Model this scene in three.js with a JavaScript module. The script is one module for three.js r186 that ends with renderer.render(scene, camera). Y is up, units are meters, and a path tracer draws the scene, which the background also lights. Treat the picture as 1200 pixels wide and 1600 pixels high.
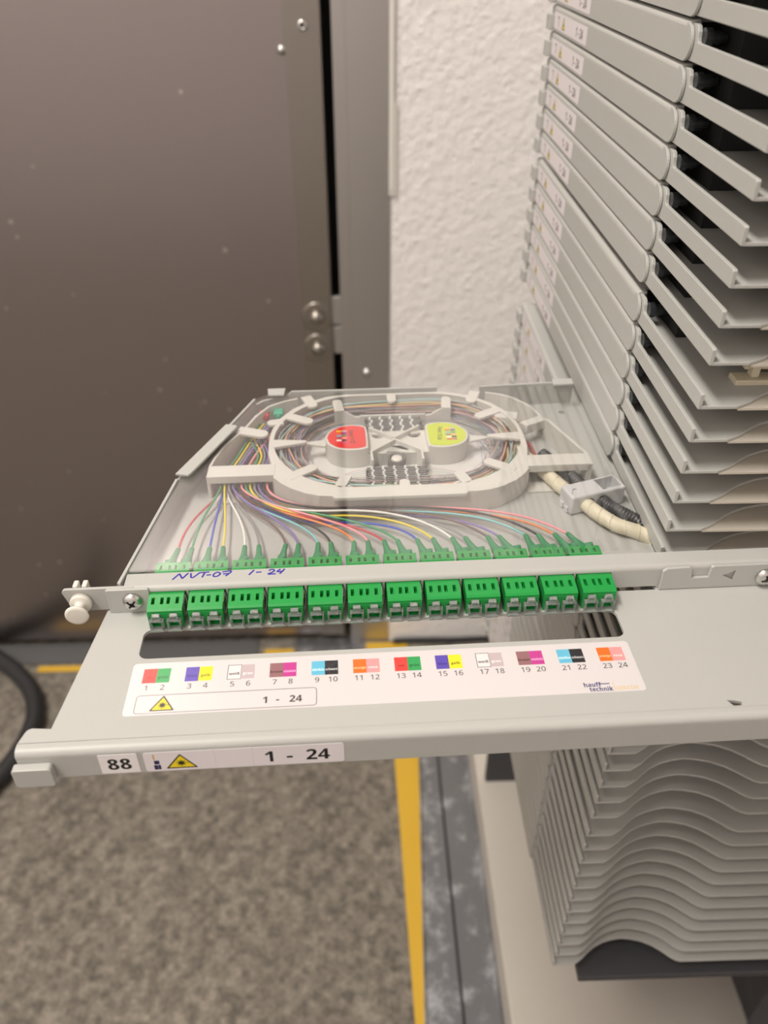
import * as THREE from 'three';
import { RoundedBoxGeometry } from 'three/addons/geometries/RoundedBoxGeometry.js';
import { mergeGeometries, toCreasedNormals } from 'three/addons/utils/BufferGeometryUtils.js';
import { RectAreaLightUniformsLib } from 'three/addons/lights/RectAreaLightUniformsLib.js';
import { Brush, Evaluator, SUBTRACTION } from 'three-bvh-csg';

// ------------------------------------------------------------------ camera, light, exposure
const scene = new THREE.Scene();
const rad = (d) => d * Math.PI / 180;
const camera = new THREE.PerspectiveCamera(64.34, 0.75, 0.01, 20);
camera.position.set(0, 0.21, 0);
camera.rotation.set(rad(-36.56), rad(-1.74), 0, 'YXZ');
camera.focus = 0.31;
camera.userData.fStop = 10;
scene.add(camera);

const renderer = new THREE.WebGLRenderer({ antialias: true });
renderer.toneMapping = THREE.LinearToneMapping;
renderer.toneMappingExposure = 1.1;
renderer.shadowMap.enabled = true;
scene.background = new THREE.Color(0x000000);
RectAreaLightUniformsLib.init();

const CEILING = 2.35, FLOOR = -0.757, WALL_Z = -0.95;
const ROOM = { x0: -2.0, x1: 1.2, z1: 1.3 };
// ceiling luminaires: [x, z, width along x, length along z, radiance]
const LAMP_COLOUR = new THREE.Color().setRGB(1.0, 0.945, 0.87);
const LAMPS = [[-0.95, 0.2, 0.4, 1.3, 35]];
for (const [x, z, w, l, i] of LAMPS) {
  const a = new THREE.RectAreaLight(LAMP_COLOUR, i, w, l);
  a.position.set(x, CEILING - 0.085, z);
  a.rotation.set(-Math.PI / 2, 0, 0);
  scene.add(a);
}

// ------------------------------------------------------------------ helpers (geometry in millimetres)
let seed = 20240611;
const rnd = () => { seed = (seed * 1664525 + 1013904223) >>> 0; return seed / 4294967296; };
const rr = (a, b) => a + (b - a) * rnd();
const ordinals = ['first', 'second', 'third', 'fourth', 'fifth', 'sixth', 'seventh', 'eighth', 'ninth', 'tenth', 'eleventh', 'twelfth', 'thirteenth', 'fourteenth', 'fifteenth', 'sixteenth', 'seventeenth', 'eighteenth', 'nineteenth', 'twentieth', 'twenty-first', 'twenty-second', 'twenty-third', 'twenty-fourth'];
const used = new Map();
function numbered(n) { const k = used.get(n) ?? 0; used.set(n, k + 1); return k ? `${n}_${String(k).padStart(3, '0')}` : n; }
const S = 0.001;
function boxUV(g) {                                   // box-projected uv in metres
  const p = g.attributes.position, n = g.attributes.normal, uv = new Float32Array(p.count * 2);
  for (let i = 0; i < p.count; i++) {
    const ax = Math.abs(n.getX(i)), ay = Math.abs(n.getY(i)), az = Math.abs(n.getZ(i));
    const x = p.getX(i), y = p.getY(i), z = p.getZ(i);
    if (ay >= ax && ay >= az) { uv[2 * i] = x; uv[2 * i + 1] = z; } else if (ax >= az) { uv[2 * i] = z; uv[2 * i + 1] = y; } else { uv[2 * i] = x; uv[2 * i + 1] = y; }
  }
  g.setAttribute('uv', new THREE.BufferAttribute(uv, 2));
}
function geo(list, keepUV = false) {
  list = (Array.isArray(list) ? list : [list]).map((g) => {
    const q = g.index ? g.toNonIndexed() : g.clone();
    for (const k of Object.keys(q.attributes)) if (!['position', 'normal', 'uv', 'color'].includes(k)) q.deleteAttribute(k);
    q.groups = []; q.clearGroups();
    return q;
  });
  const g = list.length > 1 ? mergeGeometries(list) : list[0];
  g.scale(S, S, S);
  if (!keepUV) boxUV(g);
  return g;
}
function obj(name, list, mat, parent = scene, keepUV = false) {
  const m = new THREE.Mesh(geo(list, keepUV), mat);
  m.castShadow = m.receiveShadow = true;
  m.name = parent === scene ? numbered(name) : name;
  parent.add(m);
  return m;
}
function tag(o, label, category, group, kind) {
  if (label) o.userData.label = label;
  if (category) o.userData.category = category;
  if (group) o.userData.group = group;
  if (kind) o.userData.kind = kind;
  return o;
}
function thing(name, label, category, group) {
  const o = new THREE.Group(); o.name = numbered(name); scene.add(o);
  return tag(o, label, category, group);
}
function struct(name, list, mat, parent = scene) { const m = obj(name, list, mat, parent); if (parent === scene) m.userData.kind = 'structure'; return m; }
const box = (x0, x1, y0, y1, z0, z1, r = 0) => {
  const g = r ? new RoundedBoxGeometry(x1 - x0, y1 - y0, z1 - z0, 2, r) : new THREE.BoxGeometry(x1 - x0, y1 - y0, z1 - z0);
  return g.translate((x0 + x1) / 2, (y0 + y1) / 2, (z0 + z1) / 2);
};
const path2 = (pts, flip, P = THREE.Shape) => { const s = new P(); pts.forEach(([a, b], i) => (i ? s.lineTo(a, flip * b) : s.moveTo(a, flip * b))); s.closePath(); return s; };
// plan outline in (x, z), thickness from y0 to y1
function slab(pts, y0, y1, holes = [], bevel = 0) {
  const s = path2(pts, -1); for (const h of holes) s.holes.push(path2(h, -1, THREE.Path));
  const g = new THREE.ExtrudeGeometry(s, { depth: y1 - y0 - 2 * bevel, bevelEnabled: bevel > 0, bevelSize: bevel, bevelOffset: -bevel, bevelThickness: bevel, bevelSegments: 2, curveSegments: 12 });
  return g.rotateX(-Math.PI / 2).translate(0, y0 + bevel, 0);
}
// front outline in (x, y), thickness from z0 to z1
function plate(pts, z0, z1, holes = [], bevel = 0) {
  const s = path2(pts, 1); for (const h of holes) s.holes.push(path2(h, 1, THREE.Path));
  const g = new THREE.ExtrudeGeometry(s, { depth: z1 - z0 - 2 * bevel, bevelEnabled: bevel > 0, bevelSize: bevel, bevelOffset: -bevel, bevelThickness: bevel, bevelSegments: 2 });
  return g.translate(0, 0, z0 + bevel);
}
// profile in (z, y) swept along x
function sweepX(pts, x0, x1) {
  const g = new THREE.ExtrudeGeometry(path2(pts.map(([z, y]) => [-z, y]), 1), { depth: x1 - x0, bevelEnabled: false });
  return g.rotateY(Math.PI / 2).translate(x0, 0, 0);
}
const arc = (cx, cy, r, a0, a1, n = 8) => Array.from({ length: n + 1 }, (_, i) => { const a = rad(a0 + (a1 - a0) * i / n); return [cx + r * Math.cos(a), cy + r * Math.sin(a)]; });
function rrect(x0, x1, y0, y1, r) { return [...arc(x1 - r, y1 - r, r, 0, 90, 5), ...arc(x0 + r, y1 - r, r, 90, 180, 5), ...arc(x0 + r, y0 + r, r, 180, 270, 5), ...arc(x1 - r, y0 + r, r, 270, 360, 5)]; }
function wallRun(pts, y0, y1, t) {                    // thin upright wall along a plan polyline
  const out = [], n = pts.length, L = [], R = [];
  for (let i = 0; i < n; i++) {
    const a = pts[Math.max(0, i - 1)], b = pts[Math.min(n - 1, i + 1)];
    const dx = b[0] - a[0], dz = b[1] - a[1], l = Math.hypot(dx, dz);
    L.push([pts[i][0] - dz / l * t / 2, pts[i][1] + dx / l * t / 2]); R.unshift([pts[i][0] + dz / l * t / 2, pts[i][1] - dx / l * t / 2]);
  }
  return slab([...L, ...R], y0, y1, [], 0.12);
}
const V = (x, y, z) => new THREE.Vector3(x, y, z);
function tube(pts, r, seg = 40, rs = 8, closed = false) { return new THREE.TubeGeometry(new THREE.CatmullRomCurve3(pts.map((p) => V(...p)), closed, 'centripetal'), seg, r, rs, closed); }
const cyl = (r0, r1, h, x, y, z, n = 24) => new THREE.CylinderGeometry(r1, r0, h, n).translate(x, y + h / 2, z);        // r0 at the bottom
const lathe = (pts, n = 32) => new THREE.LatheGeometry(pts.map(([r, y]) => new THREE.Vector2(r, y)), n);
const ev = new Evaluator(); ev.useGroups = false; ev.attributes = ['position', 'normal', 'uv'];
function cut(g, ...holes) {
  let a = new Brush(g); a.updateMatrixWorld();
  for (const h of holes) { const b = new Brush(h); b.updateMatrixWorld(); a = ev.evaluate(a, b, SUBTRACTION); }
  return a.geometry;
}
function tabAlong(ax, az, bx, bz, w, y0, y1, taper = 1) {   // flat finger from a to b with a rounded end at b
  const dx = bx - ax, dz = bz - az, l = Math.hypot(dx, dz), ux = dx / l, uz = dz / l, h = w / 2, e = h * taper;
  const P = (s, t) => [ax + ux * s - uz * t, az + uz * s + ux * t];
  const pts = [P(0, -h), ...Array.from({ length: 9 }, (_, i) => { const a = rad(-90 + 180 * i / 8); return P(l - e + e * Math.cos(a), e * Math.sin(a)); }), P(0, h)];
  return slab(pts.reverse(), y0, y1, [], 0.25);
}

// ------------------------------------------------------------------ textures
function noiseTexture(n, octaves, seed0, shape = (v) => v) {
  const out = new Float32Array(n * n);
  let amp = 1, tot = 0;
  for (const cells of octaves) {
    let s = seed0 + cells * 7919; const rn = () => { s = (s * 1664525 + 1013904223) >>> 0; return s / 4294967296; };
    const grid = new Float32Array(cells * cells); for (let i = 0; i < grid.length; i++) grid[i] = rn();
    for (let y = 0; y < n; y++) for (let x = 0; x < n; x++) {
      const gx = x / n * cells, gy = y / n * cells, ix = Math.floor(gx), iy = Math.floor(gy); let fx = gx - ix, fy = gy - iy;
      fx = fx * fx * (3 - 2 * fx); fy = fy * fy * (3 - 2 * fy);
      const g = (a, b) => grid[(b % cells) * cells + (a % cells)];
      out[y * n + x] += amp * ((g(ix, iy) * (1 - fx) + g(ix + 1, iy) * fx) * (1 - fy) + (g(ix, iy + 1) * (1 - fx) + g(ix + 1, iy + 1) * fx) * fy);
    }
    tot += amp; amp *= 0.62;
  }
  for (let i = 0; i < out.length; i++) out[i] = shape(out[i] / tot);
  return out;
}
function dataTex(n, f, repeat, srgb = false) {
  const d = new Uint8Array(n * n * 4);
  for (let i = 0; i < n * n; i++) { const c = f(i); const a = Array.isArray(c) ? c : [c, c, c]; for (let k = 0; k < 3; k++) d[4 * i + k] = Math.max(0, Math.min(255, Math.round(a[k] * 255))); d[4 * i + 3] = 255; }
  const t = new THREE.DataTexture(d, n, n);
  t.wrapS = t.wrapT = THREE.RepeatWrapping; t.magFilter = THREE.LinearFilter; t.minFilter = THREE.LinearMipmapLinearFilter; t.generateMipmaps = true;
  if (srgb) t.colorSpace = THREE.SRGBColorSpace;
  t.repeat.set(repeat, repeat); t.needsUpdate = true;
  return t;
}
const fine = noiseTexture(512, [64, 128, 256], 11);
const lumps = noiseTexture(512, [22, 44, 80, 160], 23);
const broad = noiseTexture(512, [6, 13, 40, 120, 256], 37);
const grit = noiseTexture(512, [40, 100, 220], 51);
const brush = (() => { let s = 5; const rn = () => { s = (s * 1664525 + 1013904223) >>> 0; return s / 4294967296; }; const c = Array.from({ length: 512 }, () => rn()); return c; })();

const std = (color, o = {}) => { const m = new THREE.MeshStandardMaterial({ roughness: 0.5, ...o }); m.color.setRGB(...color); return m; };
const phys = (color, o = {}) => { const m = new THREE.MeshPhysicalMaterial({ roughness: 0.5, ...o }); m.color.setRGB(...color); return m; };
const powderBump = dataTex(512, (i) => fine[i], 1 / 0.06);
const M = {
  powder: std([0.455, 0.456, 0.432], { roughness: 0.42, bumpMap: powderBump, bumpScale: 0.00003 }),
  plastic: std([0.64, 0.625, 0.58], { roughness: 0.38 }),
  whitePlastic: std([0.72, 0.69, 0.62], { roughness: 0.35 }),
  clampPlastic: std([0.60, 0.60, 0.61], { roughness: 0.4 }),
  floorPlastic: std([0.70, 0.69, 0.66], { roughness: 0.2 }),
  green: phys([0.012, 0.30, 0.055], { roughness: 0.32 }),
  boot: phys([0.015, 0.23, 0.085], { roughness: 0.45 }),
  dark: std([0.012, 0.012, 0.012], { roughness: 0.6 }),
  hole: std([0.02, 0.02, 0.02], { roughness: 0.9 }),
  steel: std([0.62, 0.62, 0.60], { metalness: 1, roughness: 0.25 }),
  blackSteel: std([0.05, 0.055, 0.06], { metalness: 0.6, roughness: 0.3 }),
  stainless: std([0.37, 0.345, 0.31], { metalness: 1, roughness: 0.34 }),
  clear: phys([0.86, 0.91, 0.89], { transmission: 0.88, thickness: 0.0008, roughness: 0.14, ior: 1.45 }),
  pane: phys([1, 1, 1], { transmission: 1, thickness: 0, roughness: 0.0, ior: 1.66 }),
  ink: std([0.035, 0.02, 0.32], { roughness: 0.5 }),
  red: std([0.62, 0.03, 0.03], { roughness: 0.35 }),
  sleeve: std([0.03, 0.03, 0.03], { roughness: 0.45 }),
  bead: std([0.8, 0.8, 0.78], { roughness: 0.3 }),
  cream: std([0.72, 0.66, 0.50], { roughness: 0.5 }),
  rubber: std([0.02, 0.02, 0.022], { roughness: 0.55 }),
};
function canvasTex(w, h, draw) {
  const c = document.createElement('canvas'); c.width = w; c.height = h; const x = c.getContext('2d'); draw(x, w, h);
  const t = new THREE.CanvasTexture(c); t.colorSpace = THREE.SRGBColorSpace; t.anisotropy = 8; return t;
}
// a thin sticker whose print fills its outline; a/b are the two in-plane axes
function sticker(name, x0, x1, b0, b1, r, off, plane, tex, parent, rough = 0.35) {
  const pts = rrect(x0, x1, b0, b1, r); let g;
  if (plane === 'top') { g = slab(pts, off, off + 0.12); } else { g = plate(pts, off, off + 0.12); }
  const p = g.attributes.position, uv = new Float32Array(p.count * 2);
  for (let i = 0; i < p.count; i++) { uv[2 * i] = (p.getX(i) - x0) / (x1 - x0); uv[2 * i + 1] = plane === 'top' ? 1 - (p.getZ(i) - b0) / (b1 - b0) : (p.getY(i) - b0) / (b1 - b0); }
  g.setAttribute('uv', new THREE.BufferAttribute(uv, 2));
  return obj(name, g, new THREE.MeshPhysicalMaterial({ map: tex, roughness: rough }), parent, true);
}
function laser(x, cx, y0, y1, halfW) {               // yellow laser warning triangle with burst
  const h = y1 - y0, cy = y0 + h * 0.64;
  x.beginPath(); x.moveTo(cx, y0); x.lineTo(cx + halfW, y1); x.lineTo(cx - halfW, y1); x.closePath();
  x.fillStyle = '#f0d722'; x.fill(); x.lineJoin = 'round'; x.lineWidth = h * 0.075; x.strokeStyle = '#191713'; x.stroke();
  x.fillStyle = '#191713'; x.beginPath(); x.arc(cx, cy, h * 0.13, 0, 7); x.fill(); x.lineWidth = h * 0.03;
  for (let k = 0; k < 16; k++) { const a = k * Math.PI / 8, q = h * (k % 2 ? 0.2 : 0.27); x.beginPath(); x.moveTo(cx, cy); x.lineTo(cx + q * Math.cos(a), cy + q * Math.sin(a)); x.stroke(); }
  x.beginPath(); x.moveTo(cx, cy); x.lineTo(cx + halfW * 0.6, cy); x.stroke();
}

// ------------------------------------------------------------------ the room
const plasterMat = std([0.92, 0.89, 0.87], { roughness: 0.9, bumpMap: dataTex(512, (i) => lumps[i], 1 / 0.16), bumpScale: 0.0016 });
const paintMat = std([0.84, 0.81, 0.79], { roughness: 0.9 });
const ceilingMat = std([0.88, 0.87, 0.86], { roughness: 0.9 });
const carpetMat = std([1, 1, 1], { roughness: 0.95, map: dataTex(512, (i) => { const v = 0.74 * grit[i] + 0.26 * broad[i]; const k = 0.25 + 0.44 * v; return [k * 1.0, k * 0.945, k * 0.86]; }, 1 / 0.34, true), bumpMap: dataTex(512, (i) => grit[i], 1 / 0.17), bumpScale: 0.0015 });
const W0 = ROOM.x0 * 1000, W1 = ROOM.x1 * 1000, Z1 = ROOM.z1 * 1000, F = FLOOR * 1000, C = CEILING * 1000, WZ = WALL_Z * 1000;
struct('floor', box(W0 - 100, W1 + 100, F - 100, F, WZ - 200, Z1 + 100), carpetMat);
struct('ceiling', box(W0 - 100, W1 + 100, C, C + 100, WZ - 200, Z1 + 100), ceilingMat);
struct('wall_back', box(36, W1 + 100, F, C, WZ - 200, WZ), plasterMat);
struct('wall_left', box(W0 - 100, W0, F, C, WZ - 200, Z1 + 100), paintMat);
struct('wall_right', box(W1, W1 + 100, F, C, WZ, Z1 + 100), paintMat);
struct('wall_front', box(W0, W1, F, C, Z1, Z1 + 100), std([0.78, 0.735, 0.735], { roughness: 0.8 }));
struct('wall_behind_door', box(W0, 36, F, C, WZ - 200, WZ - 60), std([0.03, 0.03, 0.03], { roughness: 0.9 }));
// white filler bead between frame and plaster
struct('trim_2', [box(34.5, 40, -45, C, WZ - 2, WZ + 4, 1.5), box(34.5, 43, -50, 45, WZ - 2, WZ + 3, 1)], std([0.78, 0.76, 0.71], { roughness: 0.6 }));
// door
const brushTex = dataTex(512, (i) => 0.45 + 0.1 * brush[i % 512] + 0.12 * (fine[i] - 0.5), 1 / 0.12);
const doorMap = canvasTex(1536, 1536, (x, w, h) => {     // 1.0 m x 1.0 m of sheet with specks and scuffs
  x.fillStyle = '#b9b3b1'; x.fillRect(0, 0, w, h);
  let s = 99; const rn = () => { s = (s * 1664525 + 1013904223) >>> 0; return s / 4294967296; };
  for (let k = 0; k < 110; k++) { x.fillStyle = `rgba(255,252,246,${0.25 + 0.7 * rn()})`; x.beginPath(); x.arc(rn() * w, rn() * h, 1.6 + 3.2 * rn(), 0, 7); x.fill(); }
  for (let k = 0; k < 14; k++) { x.strokeStyle = `rgba(246,240,232,${0.15 + 0.25 * rn()})`; x.lineWidth = 1 + 2 * rn(); const a = rn() * w, b = rn() * h; x.beginPath(); x.moveTo(a, b); x.lineTo(a + 20 * rn(), b + 30 * rn()); x.stroke(); }
});
doorMap.wrapS = doorMap.wrapT = THREE.RepeatWrapping;
const doorMat = std([0.82, 0.80, 0.81], { metalness: 0.97, roughness: 0.28, map: doorMap });
const frameMat = std([0.56, 0.545, 0.53], { metalness: 1, roughness: 0.42, bumpMap: brushTex, bumpScale: 0.00006 });
function roundHead(r, h, x, y, z) { return lathe([[0, h], [r * 0.45, h * 0.95], [r * 0.8, h * 0.7], [r, h * 0.25], [r, 0], [0, 0]], 24).rotateX(Math.PI / 2).translate(x, y, z); }
{
  const d = new THREE.Group(); d.name = numbered('door_1'); d.userData.kind = 'structure'; scene.add(d);
  obj('door_panel', box(W0, -70, -738, C, WZ - 40, WZ), doorMat, d);
  obj('hinge_stile', box(-72, -35, -738, C, WZ - 38, WZ + 4, 1), M.stainless, d);
  const washer = (y) => { const w = obj('washer', lathe([[0, 2.2], [17, 2.2], [18.5, 1.4], [18.5, 0], [0, 0]], 36).rotateX(Math.PI / 2).translate(-53.5, y, WZ + 4), M.stainless, d); obj('bolt_head', roundHead(9, 9, -53.5, y, WZ + 6.2), M.stainless, w); };
  washer(-192); washer(-233);
  const sock = lathe([[1.8, 1.5], [2.1, 3.8], [4.6, 3], [5.4, 0.8], [5.4, 0], [0, 0]], 24).rotateX(Math.PI / 2).translate(-53, 116, WZ + 4);
  obj('screw', [sock], M.steel, d); obj('screw_socket', cyl(1.9, 1.9, 1.4, 0, 0, 0, 6).rotateX(Math.PI / 2).translate(-53, 116, WZ + 4.2), M.dark, d);
  obj('screw', roundHead(4.8, 5, -75.5, 94, WZ), M.steel, d);
  obj('hinge_leaf', [box(-36, -22, -204, -168, WZ - 6, WZ + 1, 1), box(-35, -22, -243, -207, WZ - 6, WZ + 0.5, 1)], std([0.55, 0.54, 0.53], { metalness: 0.9, roughness: 0.4 }), d);
  const fr = new THREE.Group(); fr.name = numbered('trim_1'); fr.userData.kind = 'structure'; scene.add(fr);
  obj('frame_profile', [box(-24.5, 36, F, C, WZ - 60, WZ + 2, 1.2), box(-12, -10.5, F, C, WZ + 1.5, WZ + 2.6, 0.4)], frameMat, fr);
  const sc = obj('screw', roundHead(6, 5, 7, -270, WZ + 2), M.steel, fr);
  obj('washer', lathe([[0, 0.8], [7, 0.8], [7.4, 0], [0, 0]], 24).rotateX(Math.PI / 2).translate(7, -270, WZ + 2), M.steel, sc);
  struct('trim_3', [box(W0, -176, F, F + 3, -955, -912, 0.8)], std([0.10, 0.10, 0.10], { roughness: 0.7 }));
}
// floor things at the foot of the wall
const yellowTape = std([0.66, 0.40, 0.03], { roughness: 0.6 });
tag(obj('floor_tape', box(-520, -172, F, F + 0.6, -908, -896), yellowTape), 'narrow yellow floor tape running along the foot of the grey metal door', 'tape');
tag(obj('floor_tape', box(-165, -118, F, F + 0.6, -934, -921), yellowTape), 'short yellow tape piece on the floor seen through the left half of the tray cutout', 'tape');
tag(obj('floor_tape', [box(0, 66, F, F + 0.6, -944, -915), slab([[36, -916], [72, -916], [72, -150], [53, -150], [45, -378], [37, -707]], F, F + 0.7)], yellowTape), 'wide yellow floor tape running from the wall corner towards the viewer beside the grey channel', 'tape');
const galvMat = std([1, 1, 1], { metalness: 0.7, roughness: 0.45, map: dataTex(512, (i) => { const k = 0.50 + 0.9 * Math.max(0, broad[i] - 0.5); return [k, k * 1.01, k * 1.03]; }, 1 / 0.12, true) });
{
  const ch = thing('cable_channel', 'galvanised grey metal cable channel lying on the floor beside the yellow tape', 'channel');
  obj('channel_base', slab([[72, -900], [140, -900], [137, -120], [45, -120], [56, -378], [71, -707]].reverse(), F + 1, F + 2.5), galvMat, ch);
  obj('channel_side', wallRun([[72, -900], [71, -707], [56, -378], [45, -120]], F + 1, F + 9, 1.4), galvMat, ch);
  obj('channel_side', wallRun([[140, -900], [137, -120]], F + 1, F + 12, 1.4), galvMat, ch);
  obj('channel_cover', box(96, 99, F + 2.5, F + 5, -900, -120, 0.8), M.rubber, ch);
  tag(obj('metal_sheet', slab([[-118, -955], [-10, -955], [-6, -915], [-75, -905], [-112, -930]], F, F + 2), galvMat), 'loose galvanised sheet on the floor in front of the door frame', 'sheet');
  tag(obj('floor_cable', tube([[44, F + 5, -942], [90, F + 5, -943], [140, F + 5, -942], [200, F + 5, -943], [330, F + 5, -940]], 4.5, 30, 8), M.rubber), 'thin black cable lying along the foot of the white wall', 'cable');
  tag(obj('power_cable', tube([[-660, F + 13, -960], [-600, F + 13, -925], [-545, F + 13, -885], [-505, F + 13, -838], [-488, F + 13, -790], [-492, F + 13, -730], [-520, F + 13, -660]], 13, 60, 12), M.rubber), 'thick black cable curving across the floor at the left edge', 'cable');
}

// ------------------------------------------------------------------ tray sheet metal shared by open and closed trays
const lipProfile = [[31.4, 0], ...arc(33.1, -2.4, 2.4, 90, 0, 8), ...arc(33.1, -2.4, 1.2, 0, 90, 8), [31.4, -1.2]];
function lipGeometry(xe) {
  const R = 5.85;
  return [sweepX(lipProfile.slice().reverse(), -111, xe - 5),
    plate([[-111, -2.4], [-111, -12.5], ...arc(xe - R, -12.5 + R, R, -90, 90, 14), [xe - 7, -0.8], [xe - 7, -2.4]], 34.3, 35.5, [], 0.2)];
}
const crossHead = (() => {                              // pan head with a real cross recess
  const h = lathe([[0, 2.6], [1.4, 2.5], [2.7, 2.0], [3.5, 1.1], [3.7, 0.3], [3.7, 0], [0, 0]], 32).toNonIndexed();
  const a = box(-2.1, 2.1, 1.1, 4, -0.42, 0.42), b = box(-0.42, 0.42, 1.1, 4, -2.1, 2.1), c = box(-1.2, 1.2, 1.7, 4, -0.16, 0.16).rotateY(Math.PI / 4), d = box(-1.2, 1.2, 1.7, 4, -0.16, 0.16).rotateY(-Math.PI / 4);
  return cut(h, a, b, c, d);
})();
const screwAt = (x, y, z, turn = 0.5) => crossHead.clone().rotateY(turn).rotateX(Math.PI / 2).translate(x, y, z);

// ------------------------------------------------------------------ the open tray (local frame: x along the lip, z towards the viewer)
const TRAY_TURN = rad(1.95), TRAY_AT = [0, 0, -0.2];
const onTray = (o, x = 0, y = 0, z = 0) => {
  const c = Math.cos(TRAY_TURN), s = Math.sin(TRAY_TURN);
  o.position.set(TRAY_AT[0] + (x * c + z * s) * S, y * S, TRAY_AT[2] + (-x * s + z * c) * S); o.rotation.y = TRAY_TURN; return o;
};
const ADX = (i) => -71.7 + 14.43 * i;
const tray = onTray(thing('splice_tray', 'open light grey splice tray pulled out of the rack, with a printed label strip', 'tray'));
{
  const outline = [[-111, 31.6], [-109.7, 27.2], [-109.2, 26.3], [-108, 25.7], [-101.9, 26.3], [-95.1, -28], [-89.6, -29.5], [-77.9, -96.4], [-60, -139.3], [-49, -166.4], [-41.5, -173], [160, -173], [160, 31.6]];
  const cutout = rrect(-79.7, 93.3, -16.6, -2.3, 3.2);
  const slit = [[94, -34], [112.2, -34], [112.2, -26.2], [94, -26.2]];
  const nick = [[117.6, 28.6], [120, 28.9], [122.3, 29.6], [121.9, 31.0], [119, 31.1]];
  obj('deck', slab(outline.slice().reverse(), -1.2, 0, [cutout, slit, nick, arc(109, -163.4, 1.7, 0, 360, 20)]), M.powder, tray);
  obj('lip', lipGeometry(160), M.powder, tray);
  obj('end_tab', plate(rrect(-112.4, -100.2, -13, -4.6, 1.2), 35.5, 38.4, [], 0.3), M.powder, tray);
  obj('side_wall', wallRun([[-89.2, -29.2], [-77.4, -96.4]], 0, 12, 1.2), M.powder, tray);
  obj('side_wall', wallRun([[-77.4, -96.4], [-59.4, -139]], 0, 11.2, 1.2), M.powder, tray);
  obj('side_wall', wallRun([[-59.3, -139.1], [-48.3, -166.1]], 0, 12, 1.2), M.powder, tray);
  obj('side_wall', wallRun([[-48.3, -166.1], [-44.5, -170.5], [-40, -172.4], [-30, -172.4]], 0, 8.5, 1.2), M.powder, tray);
  const B = M.powder;
  obj('hold_down_tab', slab([[-77.9, -97.4], [-72.3, -96.2], [-71.4, -97.2], [-54.6, -135.6], [-55, -137.2], [-59.9, -138.4]], 12.9, 14.1, [], 0.3), B, tray);
  obj('hold_down_tab', slab([[-42, -172.6], [-41.4, -166], [-33.6, -166], [-33, -172.6]], 12.9, 14.1, [], 0.3), B, tray);
  obj('hold_down_tab', slab([[104.6, -174], [104, -168], [114.5, -168.4], [114.8, -174]], 12.9, 14.1, [], 0.3), B, tray);
  obj('rear_wall', plate([[-32.6, 0], [44.5, 0], [44.5, 12.2], [-30, 12.2], [-32.6, 9.8]], -173, -171.8), B, tray);
  obj('rear_wall', plate([[44.5, 0], [66, 0], [66, 3], [44.5, 3]], -173, -171.8), B, tray);
  obj('rear_wall', wallRun([[66.5, -171.8], [102, -173.6], [116, -173.8]], 0, 12.2, 1.2), B, tray);
  // adapter bar
  const top = sweepX([[-35.2, 9.8], [-35.2, 11], ...arc(-29, 9, 2, 90, 0, 7), [-28.2, 9], [-29, 9.8]].map(([z, y]) => [z, y]).reverse(), -87.4, 160);
  const holes = []; for (let i = 0; i < 12; i++) holes.push([[ADX(i) - 6.75, 0.2], [ADX(i) + 6.75, 0.2], [ADX(i) + 6.75, 8.95], [ADX(i) - 6.75, 8.95]]);
  obj('adapter_bar', [top, plate([[-87.4, 0], [93.8, 0], [93.8, 1.1], [112.4, 1.1], [112.4, 9.1], [-87.4, 9.1]], -28.2, -27, holes), plate([[112.4, 0], [160, 0], [160, 9.1], [112.4, 9.1]], -28.2, -27), box(-87.4, -86.2, 0, 10, -35.2, -28)], B, tray);
  const arrow = [[136.9, 6.1], [141.5, 8.2], [141.5, 3.4]];
  obj('hinge_plate', plate([[113.2, 0.2], [160, 0.2], [160, 10.9], [132.6, 10.9], [131.6, 10.4], [131.4, 5.6], [125, 5.5], [124.2, 10.4], [123.4, 10.9], [114.6, 10.6], [113.2, 9.2]], -27, -25.7, [arrow], 0.3), B, tray);
  obj('screw', screwAt(153.6, 4.8, -25.7, 0.3), M.steel, tray);
  // latch ear with plastic plunger
  obj('latch_plate', [plate([...arc(-108.2, 9.4, 1.6, 180, 90, 4), [-84, 11], [-84, 0.6], ...arc(-106.6, 1.6, 1.0, 270, 180, 4).map(([a, b]) => [a, b])], -28.9, -27.7, [], 0.15), plate([[-93.8, 10.6], [-93.2, 11], [-78.6, 11], [-78.2, 10.4], [-78.4, 0], [-93.8, 0]], -27.7, -26.3, [], 0.2)], B, tray);
  obj('screw', screwAt(-84.6, 5.7, -26.3, 0.9), M.steel, tray);
  const pl = obj('plunger', [lathe([[0, 8.6], [3.2, 8.6], [4.1, 8.2], [4.25, 7.6], [3.9, 7.0], [2.2, 6.2], [1.75, 5.2], [1.8, 3.2], [2.2, 2.6], [3.6, 2.5], [3.95, 2.1], [3.95, 0], [0, 0]], 32).rotateX(Math.PI / 2).translate(-103.4, 5.6, -27.7)], M.whitePlastic, tray);
  obj('clip', [box(-106, -104.1, 3.6, 11.6, -32.5, -28.9, 0.5), box(-102.7, -100.8, 3.6, 11.6, -32.5, -28.9, 0.5)], M.whitePlastic, pl);
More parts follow.
